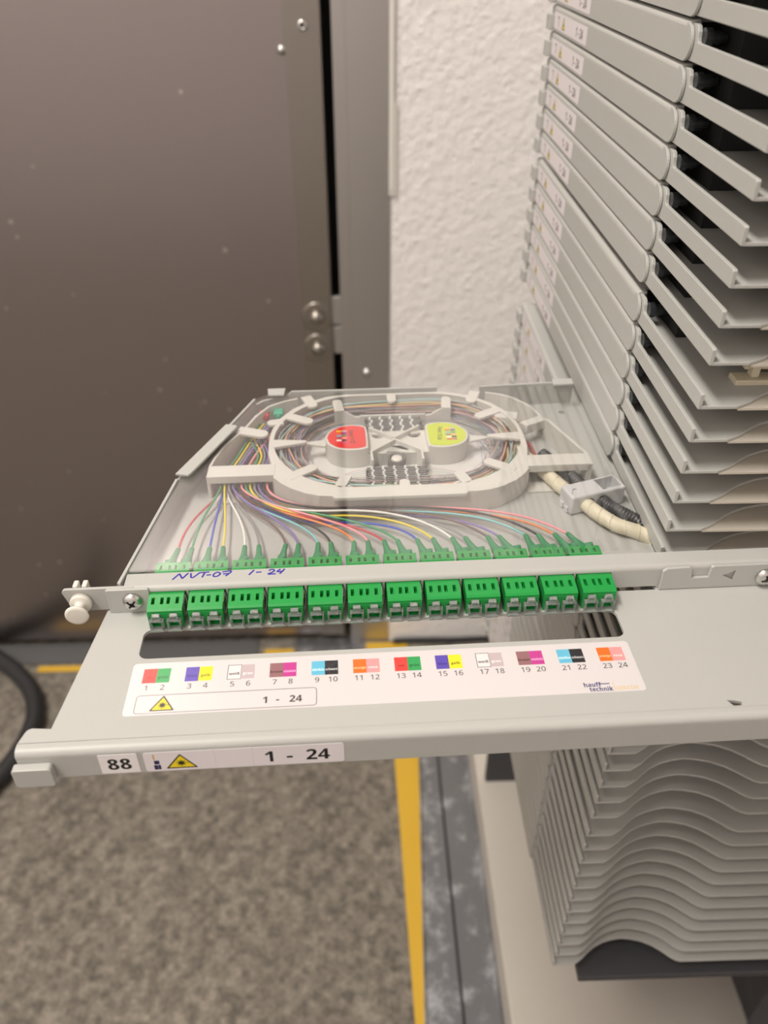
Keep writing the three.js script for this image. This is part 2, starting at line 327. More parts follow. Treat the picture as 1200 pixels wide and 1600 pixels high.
  // handwriting on the bar: pen strokes
  const hand = [
    [[0, 0], [2.2, 3.2]], [[2.2, 3.2], [3.6, 0.4]], [[3.6, 0.4], [5.4, 3.4]], [[6.4, 3.2], [7.0, 0.6], [9.8, 3.4]], [[9.6, 3.3], [13.2, 3.5]], [[11.6, 3.4], [10.8, 0.6]], [[12.3, 1.8], [14.0, 1.9]],
    [[16.2, 3.3], [15.0, 2.2], [15.0, 0.9], [16.3, 0.9], [17.4, 2.4], [16.2, 3.3]], [[18.0, 3.2], [21.4, 3.5], [19.4, 0.8]], [[18.4, 2.0], [20.6, 2.2]],
    [[28.0, 0.9], [29.8, 3.6]], [[30.6, 2.2], [32.6, 2.3]], [[35.3, 2.8], [36.2, 3.5], [37.4, 3.2], [37.0, 2.2], [34.8, 0.8], [36.2, 0.9], [38.0, 0.9]], [[39.6, 3.5], [38.4, 2.1], [40.8, 2.3]], [[41.2, 3.5], [39.4, 0.8]],
  ].map((s) => tube((s.length === 2 ? [s[0], [(s[0][0] + s[1][0]) / 2, (s[0][1] + s[1][1]) / 2], s[1]] : s).map(([a, b]) => [-70.2 + a, 0, -31.0 - b * 1.02]), 0.38, 14, 6).scale(1, 0.25, 1).translate(0, 11, 0));
  obj('handwriting', hand, M.ink, tray).userData.label = 'blue pen writing on the bar';
  // printed strip on the deck
  const X0 = -80.4, X1 = 92.8, D0 = 0, D1 = 22.9;
  const names = ['rot', 'grün', 'blau', 'gelb', 'weiß', 'grau', 'braun', 'violett', 'türkis', 'schwarz', 'orange', 'rosa'];
  const cols = ['#e0433c', '#2f9d54', '#5a49ad', '#efdf25', '#e2dcdb', '#bfb0b2', '#93686b', '#c13f8f', '#66b9d6', '#2b2a2e', '#e3702a', '#ef9a9a'];
  const inkc = ['#7c1512', '#124d24', '#2d2170', '#4d4708', '#222222', '#efe8e8', '#33191a', '#f3b7dc', '#e4f4fa', '#dddddd', '#f6c79a', '#fde0e0'];
  const strip = canvasTex(2048, 272, (x, w, h) => {
    const px = (a) => (a - X0) / (X1 - X0) * w, py = (b) => (b - D0) / (D1 - D0) * h, k = w / (X1 - X0);
    x.fillStyle = '#d5cfcf'; x.fillRect(0, 0, w, h);
    x.textAlign = 'center'; x.textBaseline = 'middle';
    for (let n = 0; n < 24; n++) {
      const i = Math.floor(n / 2), s = -76.4 + 14.29 * i + (n % 2) * 4.55, c = n % 12;
      x.fillStyle = cols[c]; x.fillRect(px(s), py(2.7), 4.55 * k, 6.4 * k);
      if (n === 9) for (let q = 0; q < 400; q++) { x.fillStyle = q % 2 ? '#55545a' : '#17161a'; x.fillRect(px(s) + rnd() * 4.4 * k, py(2.7) + rnd() * 6.2 * k, 2, 2); }
      if (c === 4) { x.strokeStyle = '#2a2628'; x.lineWidth = 2; x.strokeRect(px(s), py(2.7), 4.55 * k, 6.4 * k); }
      x.fillStyle = inkc[c]; x.font = `bold ${1.55 * k}px sans-serif`; x.fillText(names[c], px(s + 2.28), py(6.6), 4.2 * k);
      x.fillStyle = '#2a2629'; x.font = `${3.1 * k}px sans-serif`; x.fillText(String(n + 1), px(s + 2.2 + (n % 2 ? 0.5 : -0.3)), py(11.2));
    }
    x.strokeStyle = '#5b5658'; x.lineWidth = 2.5;
    x.beginPath(); x.roundRect(px(-76.9), py(14.5), 59.4 * k, 7.6 * k, 1.2 * k); x.stroke();
    x.strokeStyle = '#d9d2d4'; x.lineWidth = 1.5; for (const a of [-54.5, -40.5]) { x.beginPath(); x.moveTo(px(a), py(14.7)); x.lineTo(px(a), py(22)); x.stroke(); }
    laser(x, px(-68), py(15.2), py(21), 3.7 * k);
    x.fillStyle = '#454144'; x.font = `bold ${4.0 * k}px sans-serif`; x.textAlign = 'left'; x.fillText('1', px(-35.4), py(18.8)); x.fillText('-', px(-31), py(18.8)); x.fillText('24', px(-26.6), py(18.8));
    x.fillStyle = '#2a2660'; x.font = `bold ${2.6 * k}px sans-serif`; x.fillText('hauff', px(72.0), py(19.4), 6 * k); x.fillText('technik', px(73.6), py(21.4), 8 * k);
    x.fillRect(px(77.6), py(19.0), 3.4 * k, 0.35 * k);
    x.fillStyle = '#d9b877'; x.fillRect(px(82.2), py(18.3), 0.2 * k, 4 * k); x.font = `${2.2 * k}px sans-serif`; x.fillText('GRIDCOM', px(82.7), py(21.3), 7.6 * k);
  });
  sticker('label_strip', X0, X1, D0, D1, 1.4, 0, 'top', strip, tray, 0.28).userData.label = 'white printed strip of colour squares numbered 1 to 24';
  const tex88 = canvasTex(256, 192, (x, w, h) => { x.fillStyle = '#ece8e8'; x.fillRect(0, 0, w, h); x.fillStyle = '#0e0d0f'; x.font = 'bold 150px sans-serif'; x.textAlign = 'center'; x.textBaseline = 'middle'; x.fillText('88', w / 2, h * 0.53, w * 0.76); });
  sticker('number_sticker', -86.1, -74, -11.8, -2.6, 0.3, 35.5, 'front', tex88, tray, 0.4).userData.label = 'white sticker reading 88';
  const texLip = canvasTex(1024, 150, (x, w, h) => {
    const k = w / 63.2, px = (a) => (a + 72.2) * k, py = (b) => (-2.6 - b) * k;
    x.fillStyle = '#e6e1e4'; x.fillRect(0, 0, w, h);
    x.strokeStyle = '#c9c3c6'; x.lineWidth = 1.5; for (const a of [-50, -38]) { x.beginPath(); x.moveTo(px(a), 0); x.lineTo(px(a), h); x.stroke(); }
    laser(x, px(-60.8), py(-4.2), py(-10.6), 4.6 * k);
    x.fillStyle = '#d7a45c'; x.fillRect(px(-69.3), py(-3.6), 0.5 * k, 2.6 * k); x.fillStyle = '#1d1a4c'; x.fillRect(px(-69.2), py(-6.6), 1.6 * k, 1.8 * k); x.fillRect(px(-69.5), py(-8.8), 1.2 * k, 2.2 * k); x.fillRect(px(-68.2), py(-8.8), 0.8 * k, 2.2 * k);
    x.fillStyle = '#111013'; x.font = `bold ${7.2 * k}px sans-serif`; x.textBaseline = 'middle'; x.fillText('1', px(-34.6), py(-7.6)); x.fillText('-', px(-27.6), py(-7.6)); x.fillText('24', px(-21.4), py(-7.6), 10 * k);
  });
  sticker('lip_label', -72.2, -9, -11.9, -2.6, 1, 35.5, 'front', texLip, tray, 0.4).userData.label = 'white label with laser warning triangle reading 1 - 24';
}

// ------------------------------------------------------------------ green duplex adapters
function makeAdapter() {
  const o = new THREE.Group();
  const slots = [-4.5, -1.3, 1.0, 4.2];
  const prof = [[-1.2, 0.2], [-1.2, 8.7], [0, 8.7], [1.7, 9.2], [8.4, 8.3], [9.2, 7.7], [9.2, 6.6], [6.8, 6.6], [6.8, 0.2]];
  let body = sweepX(prof.slice().reverse(), -6.25, 6.25).toNonIndexed();
  body = cut(body, ...slots.map((s) => box(s - 0.6, s + 0.6, 6.8, 12, 3.2, 6.3)));
  const port = (c) => [[c - 2.35, 0.7], [c + 2.35, 0.7], [c + 2.35, 5.2], [c + 1.1, 5.2], [c + 1.1, 6.2], [c - 1.1, 6.2], [c - 1.1, 5.2], [c - 2.35, 5.2]];
  obj('front_housing', [body, plate([[-6.25, 0], [6.25, 0], [6.25, 6.7], [-6.25, 6.7]], 6.8, 9.4, [port(-3.15), port(3.15)])], M.green, o);
  let rear = box(-6.4, 6.4, 0.2, 8.8, -16.6, -1.2).toNonIndexed();
  rear = cut(rear, ...slots.map((s) => box(s - 0.5, s + 0.5, 7, 12, -15, -12.6)));
  obj('rear_housing', rear, M.green, o);
  for (const c of [-3.15, 3.15]) obj('dust_shutter', [box(c - 1.4, c + 1.4, 4.4, 7.1, 9.4, 11.4, 0.35), box(c - 2.5, c - 1.8, 0.3, 4.8, 9.4, 11.6, 0.2), box(c + 1.8, c + 2.5, 0.3, 4.8, 9.4, 11.6, 0.2), box(c - 2.5, c + 2.5, 0.1, 0.75, 9.4, 12.2, 0.2), box(c - 2.4, c + 2.4, 4.0, 4.8, 9.4, 11.3, 0.3)], M.clear, o);
  obj('spring_clip', [box(6.25, 6.45, 1.2, 8.2, -0.8, 6), tube([[6.45, 7.8, 1], [7.15, 5, 3], [6.5, 2, 5.5]], 0.17, 8, 5), tube([[6.45, 3.0, 0.5], [7.15, 5, 2.6], [6.5, 7.4, 5]], 0.17, 8, 5)], M.steel, o);
  return o;
}
const adapter0 = makeAdapter();
for (let i = 0; i < 12; i++) {
  const a = i ? adapter0.clone() : adapter0;
  a.name = numbered('duplex_adapter'); scene.add(a);
  tag(a, i === 0 ? 'green duplex adapter at the left end of the bar, beside the plastic plunger' : i === 11 ? 'green duplex adapter at the right end of the bar' : `${ordinals[i]} green duplex adapter from the left end of the bar`, 'adapter', 'green adapters along the bar');
  onTray(a, ADX(i), 0, -27);
}

// ------------------------------------------------------------------ splice cassette
const CX = 20.4;                                        // mirror axis of the cassette
const mir = (x) => 2 * CX - x;
const cassette = onTray(thing('splice_cassette', 'grey splice cassette with an oval ring and red and yellow hub labels', 'cassette'));
{
  const P = M.plastic;
  const stadium = (r, x0 = 3.5, x1 = 37.4, zc = -127) => [...arc(x1, zc, r, -90, 90, 28), ...arc(x0, zc, r, 90, 270, 28)];
  const half = [[CX, -80.6], [-10, -80.6], [-16, -81.4], [-22, -83.6], [-28.5, -87.8], [-33, -92.2], [-36, -96.4], [-36, -100], [-37.6, -108], [-39.2, -116], [-39.4, -127], [-38.4, -137], [-35, -147.5], [-29, -156.5], [-21, -163.5], [-12, -168], [-4, -169.6], [CX, -169.6]];
  const outer = [...half, ...half.slice(1, -1).reverse().map(([x, z]) => [mir(x), z])];
  obj('base', slab(stadium(41.6), 0.05, 1.0), M.floorPlastic, cassette);
  obj('ring_wall', slab(outer, 0.05, 11, [stadium(41)], 0.3), P, cassette);
  obj('front_flange', slab(rrect(-10.5, 47.4, -86.6, -78.6, 2.2), 9.4, 11.3, [], 0.4), P, cassette);
  for (const m of [0, 1]) {
    const X = m ? mir : (x) => x, W = (pts) => pts.map(([x, z]) => [X(x), z]);
    const fan = m ? [[-28, -167.5], [-36, -164.5], [-41, -160.9], [-46, -154.5], [-48.5, -149.9], [-51.1, -141.5]] : [[-64.6, -98], [-64.4, -107], [-63, -113.5], [-59.8, -123.5], [-51, -139.7], [-46.8, -150.4], [-41, -159.6], [-34, -164.2], [-27, -167]];
    obj('fan_wall', wallRun(W(fan), 0.05, 11, 1.2), P, cassette);
    if (m) { obj('fan_wall', wallRun(W([[-50.8, -141], [-54, -137], [-64.4, -107.4], [-64.4, -98]]), 0.05, 11, 1.6), P, cassette); obj('guide_block', [slab([[80.5, -136.5], [91.6, -142.5], [94.6, -138.6], [83.4, -132.8]].reverse(), 6, 11, [], 0.4), slab([[68, -151], [82, -147], [80, -141], [70, -143.5]].reverse(), 7.5, 10.4, [], 0.4), cyl(4.2, 4.2, 5, 79, 1, -143, 20)], P, cassette); }
    const x0 = m ? 76.2 : -65, x1 = m ? 105.4 : -35.4;
    obj('comb_bar', [box(x0, x1, 7.4, 11.2, -106.9, -98, 0.4), box(m ? 103.6 : x0, m ? 105 : x0 + 1.4, 0.05, 8, -106, -98.6), box(m ? x0 : x1 - 1.4, m ? x0 + 1.4 : x1, 0.05, 8, -106, -98.6)], P, cassette);
    obj('comb_foot', [box(m ? 76.4 : -61.5, m ? 103 : -37, 0.05, 0.9, -100, -92.5)], P, cassette);
    const tabs = [[-38.6, -138.5 + 14.5, -21.8, -125.2, 7.4, 0.3], [-31, -149.5, -19.2, -142.8, 5.4, 1], [-29.8, -95.6, -17.2, -104.4, 5.2, 1], [-22.8, -168.8, -18.6, -157.5, 5.4, 1]];
    for (const [ax, az, bx, bz, w, tp] of tabs) obj('fibre_tab', tabAlong(X(ax), az, X(bx), bz, w, 9.8, 11.2, tp), P, cassette);
    obj('fibre_tab', tabAlong(X(-13), -127, X(-22.5), -127.6, 6, 7.6, 8.8, 0.35), P, cassette);
    if (!m) { obj('fibre_tab', tabAlong(-54.5, -137.8, -40.2, -132.6, 6.2, 9.8, 11.2), P, cassette); obj('fibre_tab', tabAlong(-33.5, -144.5, -41, -143, 5, 9.8, 11.2), P, cassette); }
    // posts with bent tabs at the corners of the splice field
    obj('fibre_post', [plate([[-8.6, 1], [5, 1], [5, 6.6], [1.5, 7], [-3, 9.9], [-8.6, 10.4]].map(([x, y]) => [X(x), y]), -154.2, -153), tabAlong(X(-6), -153, X(-7.4), -164.5, 4.8, 9.9, 11)], P, cassette);
    obj('fibre_post', [plate([[-8.2, 1], [5, 1], [5, 6.6], [1.5, 7], [-3, 9.9], [-8.2, 10.4]].map(([x, y]) => [X(x), y]), -90, -88.8), tabAlong(X(-4.2), -96, X(-7.6), -87, 5, 9.9, 11)], P, cassette);
  }
  obj('fibre_tab', tabAlong(CX, -169, CX, -160.2, 4.6, 9.8, 11.2), P, cassette);
  obj('fibre_tab', tabAlong(20.8, -84, 20.8, -91.4, 4.6, 9.8, 11.2), P, cassette);
  obj('inner_wall', [box(4, 36.5, 1, 7.5, -90, -88.8), box(4, 36.5, 1, 7.5, -154.2, -153)], P, cassette);
  // hubs, platform, cross
  const hub = [[-13.4, -127.6], [-12, -132.4], [-8.4, -136.6], [-3.6, -138.8], [1.6, -138.9], [5, -137.6], [6.4, -135.2], [6.5, -119.8], [5.2, -117.6], [2, -116.6], [-3.4, -116.7], [-8.6, -118.6], [-12, -122.4]];
  const hubM = hub.map(([x, z]) => [mir(x), z]);
  const inset = (h, k) => { const cx = h.reduce((a, p) => a + p[0], 0) / h.length, cz = h.reduce((a, p) => a + p[1], 0) / h.length; return h.map(([x, z]) => [cx + (x - cx) * k, cz + (z - cz) * k]); };
  const smooth = (h) => new THREE.SplineCurve([...h, h[0]].map(([a, b]) => new THREE.Vector2(a, b))).getPoints(60).slice(0, -1).map((p) => [p.x, p.y]);
  obj('hub', slab(smooth(hub), 1, 11, [], 0.3), P, cassette);
  obj('hub', slab(smooth(hubM), 1, 11, [], 0.3), P, cassette);
  const disc = (flip, bg, word) => canvasTex(256, 256, (x, w, h) => {
    x.fillStyle = bg; x.fillRect(0, 0, w, h); x.save(); x.translate(w / 2, h / 2); x.rotate(flip ? 1.72 : 1.5);
    x.fillStyle = '#2b1a12'; x.font = 'bold 40px sans-serif'; x.textAlign = 'center'; x.fillText(word, 0, flip ? 62 : -22, 150); x.restore();
    const c = ['#e8c92e', '#2f9d54', '#d8433c', '#5a49ad', '#f2eeee', '#c9b9bb', '#93686b', '#c13f8f', '#66b9d6', '#222222', '#e3702a', '#ef9a9a'];
    for (let k = 0; k < 12; k++) { x.fillStyle = c[(k * 5) % 12]; x.fillRect((flip ? 118 : 62) + (k % 2) * 36, 52 + Math.floor(k / 2) * 26, 33, 17); }
  });
  const discMesh = (h, bg, flip, word, label) => {
    const q = smooth(inset(h, 0.9)), g = slab(q, 11, 11.15), p = g.attributes.position, uv = new Float32Array(p.count * 2);
    const xs = q.map((a) => a[0]), zs = q.map((a) => a[1]), a0 = Math.min(...xs), a1 = Math.max(...xs), b0 = Math.min(...zs), b1 = Math.max(...zs);
    for (let i = 0; i < p.count; i++) { uv[2 * i] = (p.getX(i) - a0) / (a1 - a0); uv[2 * i + 1] = 1 - (p.getZ(i) - b0) / (b1 - b0); }
    g.setAttribute('uv', new THREE.BufferAttribute(uv, 2));
    obj('hub_label', g, new THREE.MeshPhysicalMaterial({ map: disc(flip, bg, word), roughness: 0.3 }), cassette, true).userData.label = label;
  };
  discMesh(hub, '#dc2f2c', false, 'Faser 1-12', 'red hub label'); discMesh(hubM, '#c3d21f', true, 'Faser 13-24', 'yellow green hub label');
  const pockets = [[12, -134.5], [29, -134.5], [12.4, -121], [28.4, -121]];
  obj('platform', slab([[6, -137.5], [35, -137.5], [35, -118], [6, -118]].reverse(), 1, 7.6, pockets.map(([x, z]) => arc(x, z, 3.3, 360, 0, 20))), P, cassette);
  for (const [x, z] of pockets) obj('pocket_finger', tabAlong(x + (x < CX ? -3 : 3), z + (z < -128 ? -1 : 1), x + (x < CX ? 1.6 : -1.6), z, 1.8, 6.6, 8.2), P, cassette);
  obj('cross_wall', [wallRun([[7.6, -138], [19.5, -128.6], [31.6, -138.6]], 1, 10, 1.1), wallRun([[8, -108.8], [7.8, -116.6], [19.5, -126.6], [31, -116.6], [31, -108.8]], 1, 10, 1.1)], P, cassette);
  obj('screw_boss', lathe([[4.3, 1], [4.3, 8.8], [3.4, 8.8], [3.2, 7.6]], 32).translate(19.2, 0, -112), std([0.16, 0.155, 0.15], { roughness: 0.5 }), cassette);
  obj('screw_cap', lathe([[0, 9.2], [1.1, 9.0], [2.3, 8.9], [2.7, 8.2], [2.7, 1]], 28).translate(19.2, 0, -112), M.whitePlastic, cassette);
  obj('splice_holder', slab([[4.8, -90.2], [32.6, -90.2], [32.6, -108.4], [4.8, -108.4]], 1, 5.2), M.sleeve, cassette);
  obj('splice_holder', slab([[6.4, -152.8], [34.2, -152.8], [34.2, -138.4], [19.5, -130.6], [6.4, -138.4]].reverse(), 1, 5.2), M.sleeve, cassette);
}
// splice sleeves lying in the two holders
{
  const bar = (l, r) => { const o = new THREE.Group(); return o; };
  const mk = (x0, x1) => {
    const o = new THREE.Group();
    obj('sleeve_body', box(x0, x1, 0, 1.5, -0.58, 0.58, 0.25), M.sleeve, o);
    const b = []; for (let k = 0; k < 6; k++) { const x = -11.2 + 5.0 * k; if (x > x0 && x < x1) b.push(box(x - 0.5, x + 0.5, 1.1, 2.1, -0.5, 0.5, 0.15)); }
    b.push(box(x0 + 0.4, x1 - 0.4, 1.35, 1.58, -0.08, 0.08));
    obj('sleeve_beads', b, M.bead, o);
    return o;
  };
  const full = mk(-13.6, 13.6);
  for (let k = 0; k < 12; k++) {
    const f = k ? full.clone() : full; f.name = numbered('splice_sleeve'); scene.add(f);
    tag(f, `black splice sleeve with white marks, ${ordinals[11 - k]} from the viewer in the front holder`, 'sleeve', 'splice sleeves in the front holder');
    onTray(f, 18.7 + rr(-0.3, 0.3) + (k % 3) * 0.25, 5.2, -107.5 + k * 1.5);
  }
  for (let k = 0; k < 12; k++) {
    const z = -152 + k * 1.5, lim = z > -138.6 ? Math.max(3, 13.6 - (z + 138.6) * 1.75) : 13.6;
    const f = mk(-lim, lim); f.name = numbered('splice_sleeve'); scene.add(f);
    tag(f, `black splice sleeve with white marks, ${ordinals[11 - k]} from the viewer in the rear holder`, 'sleeve', 'splice sleeves in the rear holder');
    onTray(f, 20.3 + ((k % 4) < 2 ? -1 : 1) * 0.45 + rr(-0.2, 0.2), 5.2, z);
  }
}
// ------------------------------------------------------------------ pigtails
const COLS = [['red', [0.55, 0.035, 0.05]], ['green', [0.04, 0.30, 0.12]], ['blue', [0.03, 0.08, 0.52]], ['yellow', [0.78, 0.62, 0.03]], ['white', [0.8, 0.79, 0.75]], ['grey', [0.26, 0.26, 0.27]], ['brown', [0.16, 0.10, 0.085]], ['violet', [0.22, 0.15, 0.42]], ['turquoise', [0.22, 0.55, 0.56]], ['black', [0.025, 0.025, 0.028]], ['orange', [0.82, 0.25, 0.07]], ['pink', [0.85, 0.32, 0.36]]];
const TIPX = [-72.4, -67, -60, -54.7, -46.1, -40.5, -29.8, -24.7, -16.8, -11.7, -2.4, 3.3, 9.8, 15.2, 23.2, 29.7, 37.5, 42.8, 52, 56.7, 67.5, 72.8, 79.5, 85];
const cableMats = COLS.map(([, c]) => std(c, { roughness: 0.45 }));
function bez(a, b, c, d, n, skip = false) { const q = new THREE.CubicBezierCurve3(V(...a), V(...b), V(...c), V(...d)).getPoints(n); return (skip ? q.slice(1) : q).map((p) => [p.x, p.y, p.z]); }
for (let i = 0; i < 24; i++) {
  const a = Math.floor(i / 2), bx = ADX(a) + (i % 2 ? 3.15 : -3.15), tx = TIPX[i], e = -60.5 + i * 0.93, ye = i % 2 ? 5.6 : 3.4, n = i + 1, c = i % 12;
  const g = onTray(thing('fibre_pigtail', `${COLS[c][0]} fibre cable with green boot, plugged into the ${ordinals[a]} adapter from the left`, 'fibre cable', 'coloured pigtails behind the adapters'));
  const boot = lathe([[0, 0], [2.1, 0], [2.1, 3.4], [1.9, 3.6], [1.9, 4.0], [2.05, 4.2], [1.6, 6.4], [1.25, 8.6], [1.08, 11], [1.0, 13], [0.85, 13.4], [0, 13.4]], 20).rotateX(-Math.PI / 2);
  boot.translate(bx, 4.6, -43.6);
  { const p = boot.attributes.position; for (let k = 0; k < p.count; k++) { const t = Math.max(0, (-43.6 - p.getZ(k)) / 13.4); p.setX(k, p.getX(k) + (tx - bx) * t); } boot.computeVertexNormals(); }
  obj('connector_boot', [boot, box(bx - 2.1, bx + 2.1, 2.4, 6.6, -46.4, -43.6, 0.4)], M.boot, g);
  obj('latch_lever', [box(bx - 0.9, bx + 1.3, 6.5, 7.4, -47.5, -43.6, 0.3), box(bx + 0.6, bx + 2.2, 6.1, 7.3, -47.9, -46, 0.3)], M.boot, g);
  const D = [tx, 4.6, -56.6], zr = n >= 17 ? -76.9 - (n - 17) * 0.36 : n === 16 ? -76 : n === 15 ? -73.8 : n === 14 ? -72 : -69, yr = 2 + (n * 7 % 5) * 1.0;
  let pts;
  if (n <= 12) { const dx = tx - e; pts = bez([e, ye, -97], [e + 0.14 * dx, ye, -97 + 8 + Math.min(9, Math.abs(dx) * 0.2)], [tx - 0.08 * dx, 4.6, -73 - Math.max(0, 8 - n)], D, 24); } else {
    const m = [Math.min(e + 36, tx - 30), yr, zr];
    if (n <= 14) pts = bez([e, ye, -97], [e + 4, ye, -78], [tx - 12, 4.6, -78 + (n === 13 ? 3 : 1)], D, 30);
    else pts = [...bez([e, ye, -97], [e + 1.5, ye, -86], [e + 18, yr, zr], m, 16), ...bez(m, [tx - 22, yr, zr], [tx - 5 - (n - 14) * 0.5, 4.6, -68], D, 24, true)];
  }
  // behind the comb: into the fan and on to the coil
  const q = (i % 12) / 11, back = [[-46 + q * 9, ye, -152 + q * 2], [-50.5 + q * 11, ye, -140], [e * 0.86 - 3, ye, -122], [e, ye, -104]];
  obj('cable', tube([...back, ...pts], 0.5, 90, 7), cableMats[c], g);
}
// ------------------------------------------------------------------ coiled bare fibres: nobody could count them
{
  const list = [];
  const pal = [[0.65, 0.16, 0.17], [0.16, 0.40, 0.22], [0.20, 0.26, 0.60], [0.72, 0.62, 0.20], [0.78, 0.76, 0.72], [0.35, 0.35, 0.36], [0.22, 0.15, 0.13], [0.40, 0.28, 0.55], [0.30, 0.58, 0.58], [0.08, 0.08, 0.09], [0.75, 0.33, 0.15], [0.80, 0.42, 0.45]];
  const add = (pts, r, seg, c, closed) => {
    const g = tube(pts, r, seg, 4, closed).toNonIndexed(); const n = g.attributes.position.count, a = new Float32Array(n * 3); c = c.map((v) => v * 0.8 + 0.12);
    for (let k = 0; k < n; k++) a.set(c, 3 * k); g.setAttribute('color', new THREE.BufferAttribute(a, 3)); list.push(g);
  };
  const coil = (r0, r1, y0, y1, thick, c) => {
    const r = rr(r0, r1), y = rr(y0, y1), ox = rr(-1.5, 1.5), pts = [], w = rr(0, 6.28), k = rr(0.3, 1.1);
    for (let j = 0; j < 28; j++) {
      const t = j / 28 * Math.PI * 2, cx = Math.cos(t) > 0 ? 37 : 4, q = Math.min(40.2, r + k * Math.sin(3 * t + w) + 0.6 * Math.sin(7 * t + w));
      const s = Math.abs(Math.cos(t)) < 0.25 ? (Math.cos(t) + 0.25) / 0.5 : (Math.cos(t) > 0 ? 1 : 0);
      pts.push([4 + 33 * s + ox * 0.4 + q * Math.cos(t), y + 0.7 * Math.sin(2 * t + w), -127 + q * Math.sin(t)]);
    }
    add(pts, thick, 90, c, true);
  };
  for (let k = 0; k < 30; k++) coil(35.5, 40, 1.8, 8.6, 0.45, pal[k % 12]);
  for (let k = 0; k < 60; k++) coil(30, 39.5, 1.6, 8.0, 0.2, pal[(k * 5) % 12]);
  for (let k = 0; k < 26; k++) coil(25, 33, 1.5, 5, 0.14, pal[(k * 7) % 12].map((v) => v * 0.6 + 0.3));
  for (const [z0, x0, x1, sgn] of [[-107.5, 5, 32.4, 1], [-152, 6.6, 34, -1]]) for (let k = 0; k < 12; k++) {
    const z = z0 + k * 1.5, c = pal[k].map((v) => v * 0.6 + 0.25), o = rr(-2, 2);
    add([[x0, 6, z], [x0 - 6, 5, z], [-9 + o, 3, -127 + (z + 127) * 1.05], [-22 + o, 2.6, -127 + (z + 127) * 0.72], [-28 + o, 2.6, -127 - sgn * 4]], 0.13, 26, c, false);
    add([[x1, 6, z], [x1 + 6, 5, z], [49.5 + o, 3, -127 + (z + 127) * 1.05], [63 + o, 2.6, -127 + (z + 127) * 0.72], [69 + o, 2.6, -127 - sgn * 4]], 0.13, 26, c, false);
  }
  const o = onTray(obj('coiled_fibres', list, new THREE.MeshStandardMaterial({ vertexColors: true, roughness: 0.45 })));
  tag(o, 'many thin coloured glass fibres coiled around inside the oval ring of the splice cassette', 'fibres', null, 'stuff');
  for (const [nm, x, z, col, lab] of [['red', -43.4, -157.4, [0.66, 0.06, 0.05], 'small red bundle marker on the fibres at the rear left of the cassette'], ['green', -36.4, -158.6, [0.06, 0.42, 0.27], 'small green bundle marker on the fibres at the rear left of the cassette']])
    tag(onTray(obj('fibre_marker', [box(-2.4, 2.4, 5.6, 9, -2.8, 2.8, 0.8), box(-0.6, 0.6, 6.6, 8, -3.8, 3.8, 0.3)], std(col, { roughness: 0.4 })), x, 0, z), lab, 'marker', 'fibre bundle markers');
}
